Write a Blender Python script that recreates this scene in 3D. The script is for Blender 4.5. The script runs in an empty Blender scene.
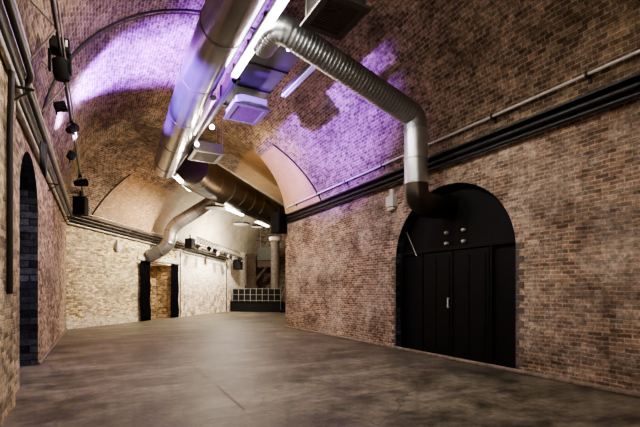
import bpy, bmesh, math, random
from mathutils import Vector, Matrix
random.seed(7)
R = math.radians
SC = bpy.context.scene
COL = SC.collection

# ------------------------------------------------------------------ layout
XL, XR = -1.12, 7.12            # side walls of the near tunnel (axis = +Y)
YL, YR = 19.2, 15.9             # where each wall turns into the far tunnel
W = 8.24; RAD = 4.12; SPR = 4.6
D2 = Vector((.6896, .7242, 0)); N2 = Vector((.7242, -.6896, 0)); L0 = Vector((XL, YL, 0))
YB = -4.0                       # rear wall behind the camera
T_END = 18.5
def P2(t, s, z=0.0):            # far tunnel: t along, s across from its left wall
    v = L0 + D2 * t + N2 * s
    return Vector((v.x, v.y, z))
ROT2 = math.atan2(-D2.x, D2.y)  # z-rotation taking +Y onto the far tunnel's axis
def vault_pt(a, al, sec=1, off=0.0):
    r = RAD - off
    q = RAD + r * math.cos(R(a)); z = SPR + r * math.sin(R(a))
    return Vector((XL + q, al, z)) if sec == 1 else P2(al, q, z)

# ------------------------------------------------------------------ node helpers
class NT:
    def __init__(s, name):
        s.m = bpy.data.materials.new(name); s.m.use_nodes = True
        s.t = s.m.node_tree; s.b = s.t.nodes['Principled BSDF']
    def n(s, typ, **kw):
        x = s.t.nodes.new(typ)
        for k, v in kw.items():
            if k in x.inputs.keys(): x.inputs[k].default_value = v
            else: setattr(x, k, v)
        return x
    def l(s, a, b): s.t.links.new(a, b)
    def mix(s, fac, a, b, mode='MIX'):
        x = s.t.nodes.new('ShaderNodeMix'); x.data_type = 'RGBA'; x.blend_type = mode
        for sock, v in ((x.inputs[0], fac), (x.inputs[6], a), (x.inputs[7], b)):
            if hasattr(v, 'links'): s.l(v, sock)
            else: sock.default_value = v if not isinstance(v, tuple) else (*v[:3], 1)
        return x.outputs[2]
    def math(s, op, a, b=0.0, clamp=False):
        x = s.t.nodes.new('ShaderNodeMath'); x.operation = op; x.use_clamp = clamp
        for i, v in enumerate((a, b)):
            if hasattr(v, 'links'): s.l(v, x.inputs[i])
            else: x.inputs[i].default_value = v
        return x.outputs[0]
    def ramp(s, v, lo, hi):
        x = s.t.nodes.new('ShaderNodeMapRange'); x.inputs[1].default_value = lo; x.inputs[2].default_value = hi
        s.l(v, x.inputs[0]); return x.outputs[0]
    def noise(s, vec, scale, detail=4, rough=.6):
        x = s.n('ShaderNodeTexNoise'); x.inputs['Scale'].default_value = scale
        x.inputs['Detail'].default_value = detail; x.inputs['Roughness'].default_value = rough
        s.l(vec, x.inputs['Vector']); return x.outputs[0]

def brick(name, c1, c2, mortar, patch, patch_amt=.4, soot=.5, bump=.6, rough=.85, foot=None, tan=None, noisy=1.0, mort=.012, gamp=1.3, gsc=9, bw=.22, bh=.073):
    k = NT(name)
    uv = k.n('ShaderNodeUVMap').outputs[0]
    big = k.noise(uv, .7, 5, .65); mid = k.noise(uv, 3.1, 5, .7); fine = k.noise(uv, 22, 3, .7)
    # wobble the courses a little
    wob = k.n('ShaderNodeVectorMath', operation='MULTIPLY_ADD')
    cn = k.n('ShaderNodeTexNoise'); cn.inputs['Scale'].default_value = 2.5; k.l(uv, cn.inputs['Vector'])
    k.l(cn.outputs['Color'], wob.inputs[0]); wob.inputs[1].default_value = (.05, .05, 0); k.l(uv, wob.inputs[2])
    br = k.n('ShaderNodeTexBrick'); k.l(wob.outputs[0], br.inputs['Vector'])
    br.inputs['Scale'].default_value = 1; br.inputs['Brick Width'].default_value = bw; br.inputs['Row Height'].default_value = bh
    br.inputs['Mortar Size'].default_value = mort; br.inputs['Mortar Smooth'].default_value = .35; br.inputs['Bias'].default_value = -.1
    br.inputs['Color1'].default_value = (*c1, 1); br.inputs['Color2'].default_value = (*c2, 1); br.inputs['Mortar'].default_value = (*mortar, 1)
    col = br.outputs['Color']
    # speckle of single odd bricks
    br2 = k.n('ShaderNodeTexBrick'); k.l(wob.outputs[0], br2.inputs['Vector'])
    br2.inputs['Scale'].default_value = 1; br2.inputs['Brick Width'].default_value = bw; br2.inputs['Row Height'].default_value = bh
    br2.inputs['Mortar Size'].default_value = 0; br2.inputs['Color1'].default_value = (0, 0, 0, 1); br2.inputs['Color2'].default_value = (1, 1, 1, 1)
    lum = k.math('MULTIPLY', k.ramp(br2.outputs['Color'], 0, 1), 1.15 * noisy)
    fac = k.math('ADD', k.math('MULTIPLY', lum, 1.0), 1.0 - .55 * noisy)
    sc = k.n('ShaderNodeVectorMath', operation='SCALE'); k.l(col, sc.inputs[0]); k.l(fac, sc.inputs['Scale'])
    col = sc.outputs[0]
    f = k.ramp(k.math('ADD', k.math('MULTIPLY', big, .6), k.math('MULTIPLY', mid, .4)), .62 - .35 * patch_amt, .80 - .35 * patch_amt)
    f = k.math('MULTIPLY', k.math('MULTIPLY', f, .85), k.ramp(fine, .25, .6), clamp=True)
    col = k.mix(f, col, patch)
    off = k.n('ShaderNodeVectorMath', operation='ADD'); k.l(uv, off.inputs[0]); off.inputs[1].default_value = (37, 11, 0)
    s1 = k.noise(off.outputs[0], .9, 6, .7)
    dark = k.math('MULTIPLY', k.ramp(s1, .45, .72), soot)
    col = k.mix(dark, col, (.02, .014, .01))
    grit = k.n('ShaderNodeVectorMath', operation='SCALE'); k.l(col, grit.inputs[0])
    k.l(k.math('ADD', k.math('MULTIPLY', k.ramp(k.noise(uv, gsc, 5, .85), .34, .66), gamp), 1.02 - gamp / 2), grit.inputs['Scale']); col = grit.outputs[0]
    if foot:   # bare brick showing through the paint near the floor
        sp = k.n('ShaderNodeSeparateXYZ'); k.l(uv, sp.inputs[0])
        h = k.math('ADD', sp.outputs[1], k.math('MULTIPLY', k.math('SUBTRACT', mid, .5), 2.2))
        g = k.math('SUBTRACT', 1.0, k.ramp(h, foot[1] * .6, foot[1]), clamp=True)
        col = k.mix(k.math('MULTIPLY', g, k.ramp(k.noise(uv, 2.3, 6, .8), .42, .60), clamp=True), col, foot[0])
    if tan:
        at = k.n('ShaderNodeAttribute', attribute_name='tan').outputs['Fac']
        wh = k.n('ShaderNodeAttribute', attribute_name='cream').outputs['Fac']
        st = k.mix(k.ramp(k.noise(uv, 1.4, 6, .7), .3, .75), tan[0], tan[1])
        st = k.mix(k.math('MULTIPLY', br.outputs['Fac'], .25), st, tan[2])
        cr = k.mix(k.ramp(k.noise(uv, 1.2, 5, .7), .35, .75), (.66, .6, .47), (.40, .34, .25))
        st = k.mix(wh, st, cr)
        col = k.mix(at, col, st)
    k.l(col, k.b.inputs['Base Color'])
    k.b.inputs['Roughness'].default_value = rough
    k.b.inputs['Specular IOR Level'].default_value = .25
    h = k.math('SUBTRACT', k.math('ADD', k.math('MULTIPLY', mid, .5), k.math('ADD', k.math('MULTIPLY', fine, .45), k.math('MULTIPLY', lum, .25))), k.math('MULTIPLY', br.outputs['Fac'], .8))
    bp = k.n('ShaderNodeBump'); bp.inputs['Strength'].default_value = bump; bp.inputs['Distance'].default_value = .03
    k.l(h, bp.inputs['Height']); k.l(bp.outputs[0], k.b.inputs['Normal'])
    return k.m

def plain(name, c, rough=.6, metal=0.0, spec=.4, var=.3, scale=6, bump=0.0, c2=None):
    k = NT(name)
    tc = k.n('ShaderNodeTexCoord').outputs['Object']
    nz = k.noise(tc, scale, 5, .65)
    dk = c2 or tuple(x * (1 - var) for x in c)
    k.l(k.mix(k.ramp(nz, .35, .65), dk, c), k.b.inputs['Base Color'])
    k.b.inputs['Roughness'].default_value = rough; k.b.inputs['Metallic'].default_value = metal
    k.b.inputs['Specular IOR Level'].default_value = spec
    if bump:
        bp = k.n('ShaderNodeBump'); bp.inputs['Strength'].default_value = bump; bp.inputs['Distance'].default_value = .01
        k.l(nz, bp.inputs['Height']); k.l(bp.outputs[0], k.b.inputs['Normal'])
    return k.m

def glow(name, c, strength):
    k = NT(name)
    k.b.inputs['Base Color'].default_value = (.8, .8, .8, 1)
    k.b.inputs['Emission Color'].default_value = (*c, 1); k.b.inputs['Emission Strength'].default_value = strength
    return k.m

def steel(name, c, rough=.35, metal=.9):
    k = NT(name)
    tc = k.n('ShaderNodeTexCoord').outputs['Object']
    v = k.n('ShaderNodeTexVoronoi'); v.inputs['Scale'].default_value = 9; k.l(tc, v.inputs['Vector'])
    nz = k.noise(tc, 3, 5, .6)
    a = k.mix(k.ramp(nz, .3, .7), tuple(x * .75 for x in c), c)
    k.l(a, k.b.inputs['Base Color'])
    k.b.inputs['Metallic'].default_value = metal
    k.l(k.math('ADD', k.math('MULTIPLY', nz, .12), rough - .06), k.b.inputs['Roughness'])
    return k.m

M = {}
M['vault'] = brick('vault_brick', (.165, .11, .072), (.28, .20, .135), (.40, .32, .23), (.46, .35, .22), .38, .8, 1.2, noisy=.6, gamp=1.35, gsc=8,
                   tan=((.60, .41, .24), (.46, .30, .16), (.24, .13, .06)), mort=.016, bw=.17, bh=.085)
M['right'] = brick('red_brown_brick', (.205, .118, .078), (.36, .226, .150), (.47, .385, .30), (.60, .51, .42),   .50, .8, 1.2, noisy=.5, bw=.21, mort=.013, gamp=1.3)
M['left'] = brick('pinkish_brick', (.25, .165, .11), (.43, .295, .20), (.40, .31, .225), (.54, .43, .33), .48, .75, 1.1)
M['near'] = brick('yellow_stock_brick', (.24, .16, .085), (.44, .31, .18), (.44, .36, .25), (.60, .50, .35), .5, .85, 1.2)
M['cream'] = brick('cream_painted_brick', (.44, .32, .15), (.68, .54, .31), (.60, .49, .31), (.80, .71, .50), .55, .6, 1.0, foot=((.82, .78, .68), .5))
M['white'] = brick('white_painted_brick', (.76, .68, .54), (.84, .77, .64), (.74, .66, .53), (.86, .80, .68), .7, .06, .45, foot=((.27, .17, .075), 2.6), noisy=.3)
M['recess'] = brick('recess_brick', (.26, .16, .08), (.46, .31, .16), (.42, .32, .2), (.55, .42, .26), .5, .5, .9, bh=.11, mort=.016)
M['blue'] = brick('blue_engineering_brick', (.022, .024, .04), (.075, .078, .11), (.015, .014, .016), (.16, .15, .18), .22, .4, 1.0, rough=.4, bh=.15, bw=.34, mort=.014)
M['end'] = brick('end_wall_brick', (.10, .08, .06), (.19, .15, .11), (.2, .16, .12), (.28, .24, .19), .5, .4, .6)
M['black'] = plain('black_paint', (.006, .006, .006), .6, spec=.2, var=.4)
M['matblack'] = plain('matt_black', (.008, .008, .008), .8, spec=.2)
M['curtain'] = plain('black_drape', (.010, .010, .012), .95, spec=.1)
M['cable'] = plain('black_cable', (.012, .012, .013), .45, spec=.5)
M['galv'] = steel('galvanised_steel', (.44, .46, .47), .42)
M['sleeve'] = steel('bright_sleeve_steel', (.66, .67, .68), .34)
M['galv_big'] = steel('dull_galvanised_steel', (.36, .36, .38), .22)
M['dark_duct'] = steel('sooty_duct_steel', (.105, .088, .072), .36)
M['mid_duct'] = steel('brown_grey_duct_steel', (.40, .38, .36), .36)
M['trunk'] = steel('grey_trunk_steel', (.22, .225, .22), .4)
M['seam'] = steel('seam_steel', (.16, .15, .14), .5)
M['pipe'] = plain('grey_pipe', (.46, .43, .38), .45, .5, var=.5)
M['brownpipe'] = plain('brown_pipe', (.12, .085, .06), .5, .3, var=.5)
M['darkpipe'] = plain('dark_pipe', (.03, .026, .023), .5, .2)
M['whitepipe'] = plain('pale_conduit', (.9, .88, .84), .4, .2, var=.3)
M['unit'] = plain('cassette_casing', (.48, .52, .47), .5, var=.15)
M['unitdark'] = plain('cassette_grille', (.10, .075, .06), .6, var=.3)
M['frame'] = plain('cassette_frame', (.075, .065, .06), .5, var=.2)
M['lampwhite'] = plain('lamp_casing', (.62, .60, .54), .5, var=.15)
M['rail'] = plain('white_rail_paint', (.30, .285, .25), .5)
M['brownsteel'] = plain('rusty_steel', (.085, .055, .038), .7, .2, var=.5)
M['paleduct'] = plain('pale_column_paint', (.21, .18, .15), .6, var=.5)
M['greybox'] = plain('grey_green_panel', (.075, .08, .066), .7)
M['kerb'] = plain('dusty_kerb', (.30, .24, .18), .9, var=.5, scale=9)
M['line'] = plain('worn_pale_line', (.25, .20, .155), .8, var=.45, scale=4)
M['chrome'] = plain('bright_metal', (.8, .78, .74), .3, .3, var=.05)
M['tube'] = glow('white_tube_glow', (1, .97, .92), 26)
M['tubewarm'] = glow('warm_tube_glow', (1, .93, .80), 16)
M['purpletube'] = glow('violet_tube_glow', (.40, .20, 1), .55)
M['pinktube'] = glow('pink_tube_glow', (.8, .42, .85), .8)
M['bulb'] = glow('bulb_glow', (1, .95, .85), 30)
M['lens'] = glow('blue_violet_lens', (.6, .45, 1), 2)

def floor_mat():
    k = NT('stained_concrete')
    uv = k.n('ShaderNodeTexCoord').outputs['Object']
    big = k.noise(uv, .28, 6, .7); mid = k.noise(uv, 1.3, 6, .72); fine = k.noise(uv, 14, 4, .75)
    st = k.n('ShaderNodeMapping'); st.inputs['Scale'].default_value = (.35, 1.0, 1); st.inputs['Rotation'].default_value = (0, 0, R(12)); k.l(uv, st.inputs[0])
    streak = k.noise(st.outputs[0], 1.2, 6, .7)
    c = k.mix(k.ramp(mid, .40, .64), (.040, .034, .023), (.175, .150, .108))
    c = k.mix(k.math('MULTIPLY', k.ramp(streak, .48, .66), .6), c, (.26, .225, .17))
    c = k.mix(k.math('MULTIPLY', k.ramp(big, .48, .66), .5), c, (.035, .027, .021))
    v = k.n('ShaderNodeTexVoronoi', feature='DISTANCE_TO_EDGE'); v.inputs['Scale'].default_value = .33; k.l(uv, v.inputs['Vector'])
    wv = k.n('ShaderNodeVectorMath', operation='MULTIPLY_ADD'); nn = k.n('ShaderNodeTexNoise'); nn.inputs['Scale'].default_value = 1.5; k.l(uv, nn.inputs['Vector'])
    k.l(nn.outputs['Color'], wv.inputs[0]); wv.inputs[1].default_value = (.6, .6, 0); k.l(uv, wv.inputs[2]); k.l(wv.outputs[0], v.inputs['Vector'])
    crack = k.math('SUBTRACT', 1.0, k.ramp(v.outputs['Distance'], .0, .006), clamp=True)
    c = k.mix(k.math('MULTIPLY', crack, .5), c, (.03, .02, .015))
    g = k.n('ShaderNodeVectorMath', operation='SCALE'); k.l(c, g.inputs[0]); k.l(k.math('ADD', k.math('MULTIPLY', k.ramp(k.noise(uv, 5, 6, .85), .35, .65), 0.8), .62), g.inputs['Scale'])
    k.l(g.outputs[0], k.b.inputs['Base Color'])
    k.l(k.math('ADD', k.math('MULTIPLY', mid, .5), .28), k.b.inputs['Roughness'])
    k.b.inputs['Specular IOR Level'].default_value = .4
    bp = k.n('ShaderNodeBump'); bp.inputs['Strength'].default_value = .35; bp.inputs['Distance'].default_value = .01
    k.l(k.math('ADD', fine, mid), bp.inputs['Height']); k.l(bp.outputs[0], k.b.inputs['Normal'])
    return k.m
M['floor'] = floor_mat()

# ------------------------------------------------------------------ mesh helpers
def link(name, bm, mat, parent=None, smooth=False, loc=None):
    me = bpy.data.meshes.new(name)
    bm.normal_update(); bm.to_mesh(me); bm.free()
    for m in (mat if isinstance(mat, (list, tuple)) else [mat]): me.materials.append(m)
    if smooth: me.polygons.foreach_set('use_smooth', [True] * len(me.polygons))
    o = bpy.data.objects.new(name, me); COL.objects.link(o)
    if smooth:
        md = o.modifiers.new('edges', 'EDGE_SPLIT'); md.split_angle = R(40)
    if parent is not None:
        o.parent = parent
        o.matrix_parent_inverse = Matrix.Identity(4)
        if loc is None:      # mesh data is in world space: bring it into the parent's frame
            me.transform(world(parent).inverted())
    if loc is not None: o.location = loc
    return o
def world(o):
    m = Matrix.LocRotScale(o.location, o.rotation_euler, o.scale)
    return world(o.parent) @ m if o.parent else m
def thing(name, label, cat, loc=(0, 0, 0), rz=0.0, group=None):
    o = bpy.data.objects.new(name, None); COL.objects.link(o); o.empty_display_size = .2
    o.location = loc; o.rotation_euler = (0, 0, rz); return tag(o, label, cat, group)
def tag(o, label, cat, group=None):
    o['label'] = label; o['category'] = cat
    if group: o['group'] = group
    return o
def struct(o): o['kind'] = 'structure'; return o

def box(bm, a, b, mat=None, bev=0.0, idx=0):
    """axis box from corner a to corner b, optionally moved by matrix mat"""
    c = [(a[i] + b[i]) / 2 for i in range(3)]; s = [abs(b[i] - a[i]) for i in range(3)]
    r = bmesh.ops.create_cube(bm, size=1, matrix=Matrix.Translation(c) @ Matrix.Diagonal((*s, 1)))
    vs = r['verts']
    fs = {f for v in vs for f in v.link_faces}
    for f in fs: f.material_index = idx
    if bev:
        es = {e for v in vs for e in v.link_edges}
        rr = bmesh.ops.bevel(bm, geom=list(es), offset=min(bev, min(s) * .4), segments=2, affect='EDGES', profile=.5)
        vs = list({v for f in rr['faces'] for v in f.verts} | {v for v in vs if v.is_valid})
    if mat is not None: bmesh.ops.transform(bm, matrix=mat, verts=[v for v in vs if v.is_valid])
    return vs

def round_path(pts, rad, n=8):
    pts = [Vector(p) for p in pts]; out = [pts[0]]
    for i in range(1, len(pts) - 1):
        a, b, c = pts[i - 1], pts[i], pts[i + 1]
        u, v = (a - b), (c - b); d = min(rad, u.length * .49, v.length * .49)
        p, q = b + u.normalized() * d, b + v.normalized() * d
        for j in range(n + 1):
            t = j / n; out.append(p * (1 - t) ** 2 + b * 2 * t * (1 - t) + q * t * t)
    out.append(pts[-1]); return out
def sweep(bm, path, r, seg=12, cap=True, idx=0, ry=None):
    """tube along path; r a number or list of radii; ry an optional flattening in z"""
    path = [Vector(p) for p in path]; n = len(path)
    rs = r if isinstance(r, (list, tuple)) else [r] * n
    tg = [(path[min(i + 1, n - 1)] - path[max(i - 1, 0)]).normalized() for i in range(n)]
    up = Vector((0, 0, 1)) if abs(tg[0].z) < .9 else Vector((1, 0, 0))
    nrm = (up - tg[0] * up.dot(tg[0])).normalized(); rings = []
    for i in range(n):
        nrm = (nrm - tg[i] * nrm.dot(tg[i])).normalized(); bi = tg[i].cross(nrm)
        k = ry if ry else 1.0
        rings.append([bm.verts.new(path[i] + nrm * (math.cos(2 * math.pi * j / seg) * rs[i] * k) + bi * (math.sin(2 * math.pi * j / seg) * rs[i])) for j in range(seg)])
    for a, b in zip(rings, rings[1:]):
        for j in range(seg):
            f = bm.faces.new((a[j], a[(j + 1) % seg], b[(j + 1) % seg], b[j])); f.material_index = idx; f.smooth = True
    if cap:
        for q in (rings[0][::-1], rings[-1]): bm.faces.new(q).material_index = idx
def resample(path, step):
    out = [path[0]]
    for a, b in zip(path, path[1:]):
        k = max(1, int((b - a).length / step))
        for i in range(1, k + 1): out.append(a.lerp(b, i / k))
    return out
def tube(name, pts, r, mat, parent=None, bend=.3, seg=12, cap=True):
    bm = bmesh.new(); sweep(bm, round_path(pts, bend), r, seg, cap)
    return link(name, bm, mat, parent, True)
def cyl(bm, a, b, r, seg=16, idx=0, r2=None): sweep(bm, [a, b], [r, r if r2 is None else r2], seg, True, idx)
def collars(name, path, r, step, mat, parent, start=.3, w=.02, lift=.012):
    """raised seam rings round a duct: one part"""
    bm = bmesh.new(); acc = 0; nxt = start
    for a, b in zip(path, path[1:]):
        d = (b - a).length
        if d < 1e-6: continue
        while acc + d >= nxt:
            p = a.lerp(b, (nxt - acc) / d); t = (b - a).normalized()
            sweep(bm, [p - t * w, p - t * w * .9, p + t * w * .9, p + t * w], [r - .01, r + lift, r + lift, r - .01], 28, False)
            nxt += step
        acc += d
    return link(name, bm, mat, parent, True)

# ------------------------------------------------------------------ SETTING
def wall_panel(name, P, u0, u1, top, mat, opening=None, uoff=0.0, flip=False):
    """vertical wall in (u, z); P(u, z) gives the world point; opening = (ua, ub, spring, rise)"""
    bm = bmesh.new(); uvl = bm.loops.layers.uv.new('UVMap')
    if opening:
        ua, ub, sp, ri = opening
        if ri: arc = [((ua + ub) / 2 - (ub - ua) / 2 * math.cos(math.pi * i / 32), sp + ri * math.sin(math.pi * i / 32)) for i in range(33)]
        else: arc = [(ua, sp), (ub, sp)]
        low = [[(u0, 0), (ua, 0)]] + [[arc[i], arc[i + 1]] for i in range(len(arc) - 1)] + [[(ub, 0), (u1, 0)]]
    else: low = [[(u0, 0), (u1, 0)]]
    for (a, b) in low:
        q = [a, b, (b[0], top), (a[0], top)]
        if flip: q = q[::-1]
        f = bm.faces.new([bm.verts.new(P(*c)) for c in q])
        for lp, c in zip(f.loops, q): lp[uvl].uv = (c[0] + uoff, c[1])
    bmesh.ops.remove_doubles(bm, verts=bm.verts, dist=1e-4)
    return struct(link(name, bm, mat))
def reveal(name, P, ua, ub, sp, ri, depth, mat):
    """sides and soffit of an arched opening; P(u, z, d) with d the depth into the wall"""
    pts = [(ua, 0)]
    if ri:
        for i in range(33):
            a = math.pi - math.pi * i / 32
            pts.append(((ua + ub) / 2 + (ub - ua) / 2 * math.cos(a), sp + ri * math.sin(a)))
    else: pts += [(ua, sp), (ub, sp)]
    pts.append((ub, 0))
    bm = bmesh.new(); uvl = bm.loops.layers.uv.new('UVMap'); L = 0
    a = [bm.verts.new(P(u, z, 0)) for u, z in pts]; b = [bm.verts.new(P(u, z, depth)) for u, z in pts]
    for i in range(len(pts) - 1):
        d = math.dist(pts[i], pts[i + 1]); f = bm.faces.new((a[i], a[i + 1], b[i + 1], b[i]))
        for lp, q in zip(f.loops, ((0, L), (0, L + d), (depth, L + d), (depth, L))): lp[uvl].uv = q
        L += d
    return struct(link(name, bm, mat))

# floor (one slab under both tunnels)
bm = bmesh.new()
far_l, far_r = P2(T_END, 0), P2(T_END, W)
pts = [(XL - 1.6, YB), (XR + .5, YB), (XR + .5, YR - .2), tuple(P2(T_END, W + .5)[:2]), tuple(P2(T_END, -1.6)[:2]), (XL - 1.6, YL + .4)]
f = bm.faces.new([bm.verts.new((x, y, 0)) for x, y in pts]); 
r_ = bmesh.ops.extrude_face_region(bm, geom=[f]); bmesh.ops.translate(bm, vec=(0, 0, -.2), verts=[v for v in r_['geom'] if isinstance(v, bmesh.types.BMVert)])
bmesh.ops.recalc_face_normals(bm, faces=bm.faces)
struct(link('floor', bm, M['floor']))
# worn pale joints on the concrete
def floor_strip(a, b, w, name='trim_3'):
    a, b = Vector((*a, .004)), Vector((*b, .004)); d = (b - a).normalized(); n = Vector((-d.y, d.x, 0)) * w / 2
    bm = bmesh.new(); N = 40
    for side in range(N):
        if random.random() < .18: continue
        p, q = a.lerp(b, side / N), a.lerp(b, (side + 1) / N); k = random.uniform(.5, 1.1)
        bm.faces.new([bm.verts.new(v) for v in (p - n * k, q - n * k, q + n * k, p + n * k)])
    return struct(link(name, bm, M['line']))
floor_strip((4.25, 5.9), (4.1, 14.2), .07, 'trim_1')
floor_strip((1.72, 5.2), (1.82, 17.3), .03, 'trim_2')

# side walls of the near tunnel
LO = (8.10, 10.39, 3.2, .95)      # arched opening in the left wall
RO = (4.96, 8.55, 2.42, 1.64)      # arched doorway in the right wall
wall_panel('wall_left', lambda u, z: (XL, u, z), 6.0, YL, SPR, M['left'], LO)
wall_panel('wall_right', lambda u, z: (XR, u, z), YB, YR, SPR, M['right'], RO, flip=True)
# near pier of yellow brick on the left, standing proud of the wall
bm = bmesh.new(); uvl = bm.loops.layers.uv.new('UVMap')
for q in (((-1.0, YB, 0), (-1.0, 6.9, 0), (-1.0, 6.9, SPR), (-1.0, YB, SPR)), ((-1.0, 6.9, 0), (XL, 6.9, 0), (XL, 6.9, SPR), (-1.0, 6.9, SPR)),
          ((-1.0, YB, SPR), (-1.0, 6.9, SPR), (XL, 6.9, SPR), (XL, YB, SPR))):
    f = bm.faces.new([bm.verts.new(p) for p in q])
    for lp in f.loops: lp[uvl].uv = (lp.vert.co.y + lp.vert.co.x, lp.vert.co.z)
struct(link('wall_left_pier', bm, M['near']))
# rear wall
bm = bmesh.new(); uvl = bm.loops.layers.uv.new('UVMap')
pp = [(XR, 0), (XR, SPR)] + [(3 + RAD * math.cos(R(a)), SPR + RAD * math.sin(R(a))) for a in range(6, 180, 6)] + [(XL, SPR), (XL, 0)]
f = bm.faces.new([bm.verts.new((x, YB, z)) for x, z in pp])
for lp in f.loops: lp[uvl].uv = (lp.vert.co.x, lp.vert.co.z)
struct(link('wall_rear', bm, M['right']))
# reveals
reveal('trim_4', lambda u, z, d: (XL - d, u, z), *LO, 1.1, M['blue'])
reveal('trim_5', lambda u, z, d: (XR + d, u, z), *RO, .30, M['blue'])
# far tunnel walls
DO = (4.7, 6.95, 2.97, 0)
wall_panel('wall_far_left', lambda u, z: P2(u, 0, z), 0, 7.55, SPR, M['cream'], DO, uoff=31)
wall_panel('wall_far_left_painted', lambda u, z: P2(u, 0, z), 7.55, T_END, SPR, M['white'], None, uoff=31)
reveal('trim_6', lambda u, z, d: P2(u, -d, z), *DO, 1.0, M['recess'])
wall_panel('wall_recess', lambda u, z: P2(u, -1.0, z), 4.7, 6.95, 2.97, M['recess'])
wall_panel('wall_far_right', lambda u, z: P2(u, W, z), .3995 * W, T_END, SPR, M['cream'], None, flip=True)
bm = bmesh.new(); uvl = bm.loops.layers.uv.new('UVMap')
pp = [(W, 0), (W, SPR)] + [(RAD + RAD * math.cos(R(a)), SPR + RAD * math.sin(R(a))) for a in range(6, 180, 6)] + [(0, SPR), (0, 0)]
vs = [(bm.verts.new(P2(T_END, s, z)), (s, z)) for s, z in pp]
f = bm.faces.new([v for v, _ in vs]); kk = dict(vs)
for lp in f.loops: lp[uvl].uv = kk[lp.vert]
struct(link('wall_end', bm, M['end']))
# pilasters on the far left wall
def pilaster(name, t0, t1, d, top, mat):
    bm = bmesh.new(); uvl = bm.loops.layers.uv.new('UVMap')
    box(bm, (0, 0, 0), (t1 - t0, d, top))
    mt = Matrix((( D2.x, N2.x, 0, 0), (D2.y, N2.y, 0, 0), (0, 0, 1, 0), (0, 0, 0, 1)))
    for f in bm.faces:
        for lp in f.loops: lp[uvl].uv = (lp.vert.co.x + lp.vert.co.y, lp.vert.co.z)
    bmesh.ops.transform(bm, matrix=Matrix.Translation(P2(t0, 0)) @ mt, verts=bm.verts)
    bmesh.ops.recalc_face_normals(bm, faces=bm.faces)
    return struct(link(name, bm, mat))
pilaster('trim_7', 7.45, 7.95, .10, 4.0, M['white'])
pilaster('trim_8', 13.3, 13.8, .12, 4.0, M['white'])

bm = bmesh.new(); box(bm, (4.15, 0.0, 3.14), (7.42, .07, 3.32), Matrix(((D2.x, N2.x, 0, L0.x), (D2.y, N2.y, 0, L0.y), (0, 0, 1, 0), (0, 0, 0, 1))), bev=.01)
struct(link('trim_15', bm, M['lampwhite']))

# the ceiling: both barrel vaults in one mitred sweep, with plaster masks
bm = bmesh.new(); uvl = bm.loops.layers.uv.new('UVMap')
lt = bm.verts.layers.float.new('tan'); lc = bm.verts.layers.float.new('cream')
NA = 121; st1 = 92; st2 = 150
grid = []; info = {}
for i in range(NA):
    a = 180 - 180 * i / (NA - 1); q = RAD + RAD * math.cos(R(a)); z = SPR + RAD * math.sin(R(a))
    ym = YL - .4005 * q; tm = .3995 * q; row = []
    for j in range(st1 + st2 + 1):
        if j <= st1:
            k = j / st1; k = 1 - (1 - k) ** 1.0; al = YB + (ym - YB) * k; v = bm.verts.new((XL + q, al, z)); u = al; sec = 1
        else:
            t = tm + (T_END - tm) * (j - st1) / st2; p = P2(t, q, z); v = bm.verts.new(p); u = ym + t - tm; sec = 2; al = t
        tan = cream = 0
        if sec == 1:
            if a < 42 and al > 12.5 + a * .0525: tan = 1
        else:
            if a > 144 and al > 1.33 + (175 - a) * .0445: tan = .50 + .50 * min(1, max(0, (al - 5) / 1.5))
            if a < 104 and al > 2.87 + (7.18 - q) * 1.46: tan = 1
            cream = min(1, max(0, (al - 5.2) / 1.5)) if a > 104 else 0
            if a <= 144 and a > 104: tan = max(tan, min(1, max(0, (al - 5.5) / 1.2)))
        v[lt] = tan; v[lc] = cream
        row.append(v); info[v] = (u, R(180 - a) * RAD)
    grid.append(row)
for i in range(NA - 1):
    for j in range(st1 + st2):
        f = bm.faces.new((grid[i][j], grid[i][j + 1], grid[i + 1][j + 1], grid[i + 1][j])); f.smooth = True
        for lp in f.loops: lp[uvl].uv = info[lp.vert]
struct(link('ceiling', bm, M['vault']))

# projecting brick ring and dark joint round the near vault
def ring(name, pts, r, mat): 
    bm = bmesh.new(); sweep(bm, pts, r, 8); return link(name, bm, mat, None, True)
struct(ring('trim_9', [vault_pt(a, 10.3, 1, .02) for a in range(80, 180, 3)], .026, M['darkpipe']))
struct(ring('trim_10', [vault_pt(a, 10.46, 1, .01) for a in range(80, 180, 3)], .016, M['brownpipe']))
struct(ring('trim_11', [vault_pt(a, 12.5 + a * .0525, 1, .03) for a in range(2, 43, 2)], .03, M['darkpipe']))
struct(ring('trim_12', [vault_pt(a, 1.33 + (175 - a) * .0445, 2, .03) for a in range(178, 142, -2)], .022, M['darkpipe']))
# kerb along the foot of the right wall
bm = bmesh.new(); box(bm, (XR - .10, YB, 0), (XR, 15.9, .07), bev=.02); struct(link('baseboard_right', bm, M['kerb']))
bm = bmesh.new(); box(bm, (XL, 10.39, 0), (XL + .05, YL, .06), bev=.02); struct(link('baseboard_left', bm, M['kerb']))
# toothed dark quoins either side of the right doorway and the left opening
def quoins(name, P, u, sgn, z1, mat):
    bm = bmesh.new(); z = .02; k = 0
    while z < z1:
        w = .17 if k % 2 else .07; u1 = u + sgn * w
        a = P(min(u, u1), z, -.012); b = P(max(u, u1), z + .11, .01)
        box(bm, a, b, bev=.006); z += .125; k += 1
    o = struct(link(name, bm, mat)); return o
M['quoin'] = plain('dark_quoin_brick', (.20, .155, .13), .7, var=.65, scale=3, bump=.4)
quoins('trim_13', lambda u, z, d: (XR + d, u, z), RO[0], -1, 2.45, M['quoin'])
quoins('trim_14', lambda u, z, d: (XR + d, u, z), RO[1], 1, 2.45, M['quoin'])

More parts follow.
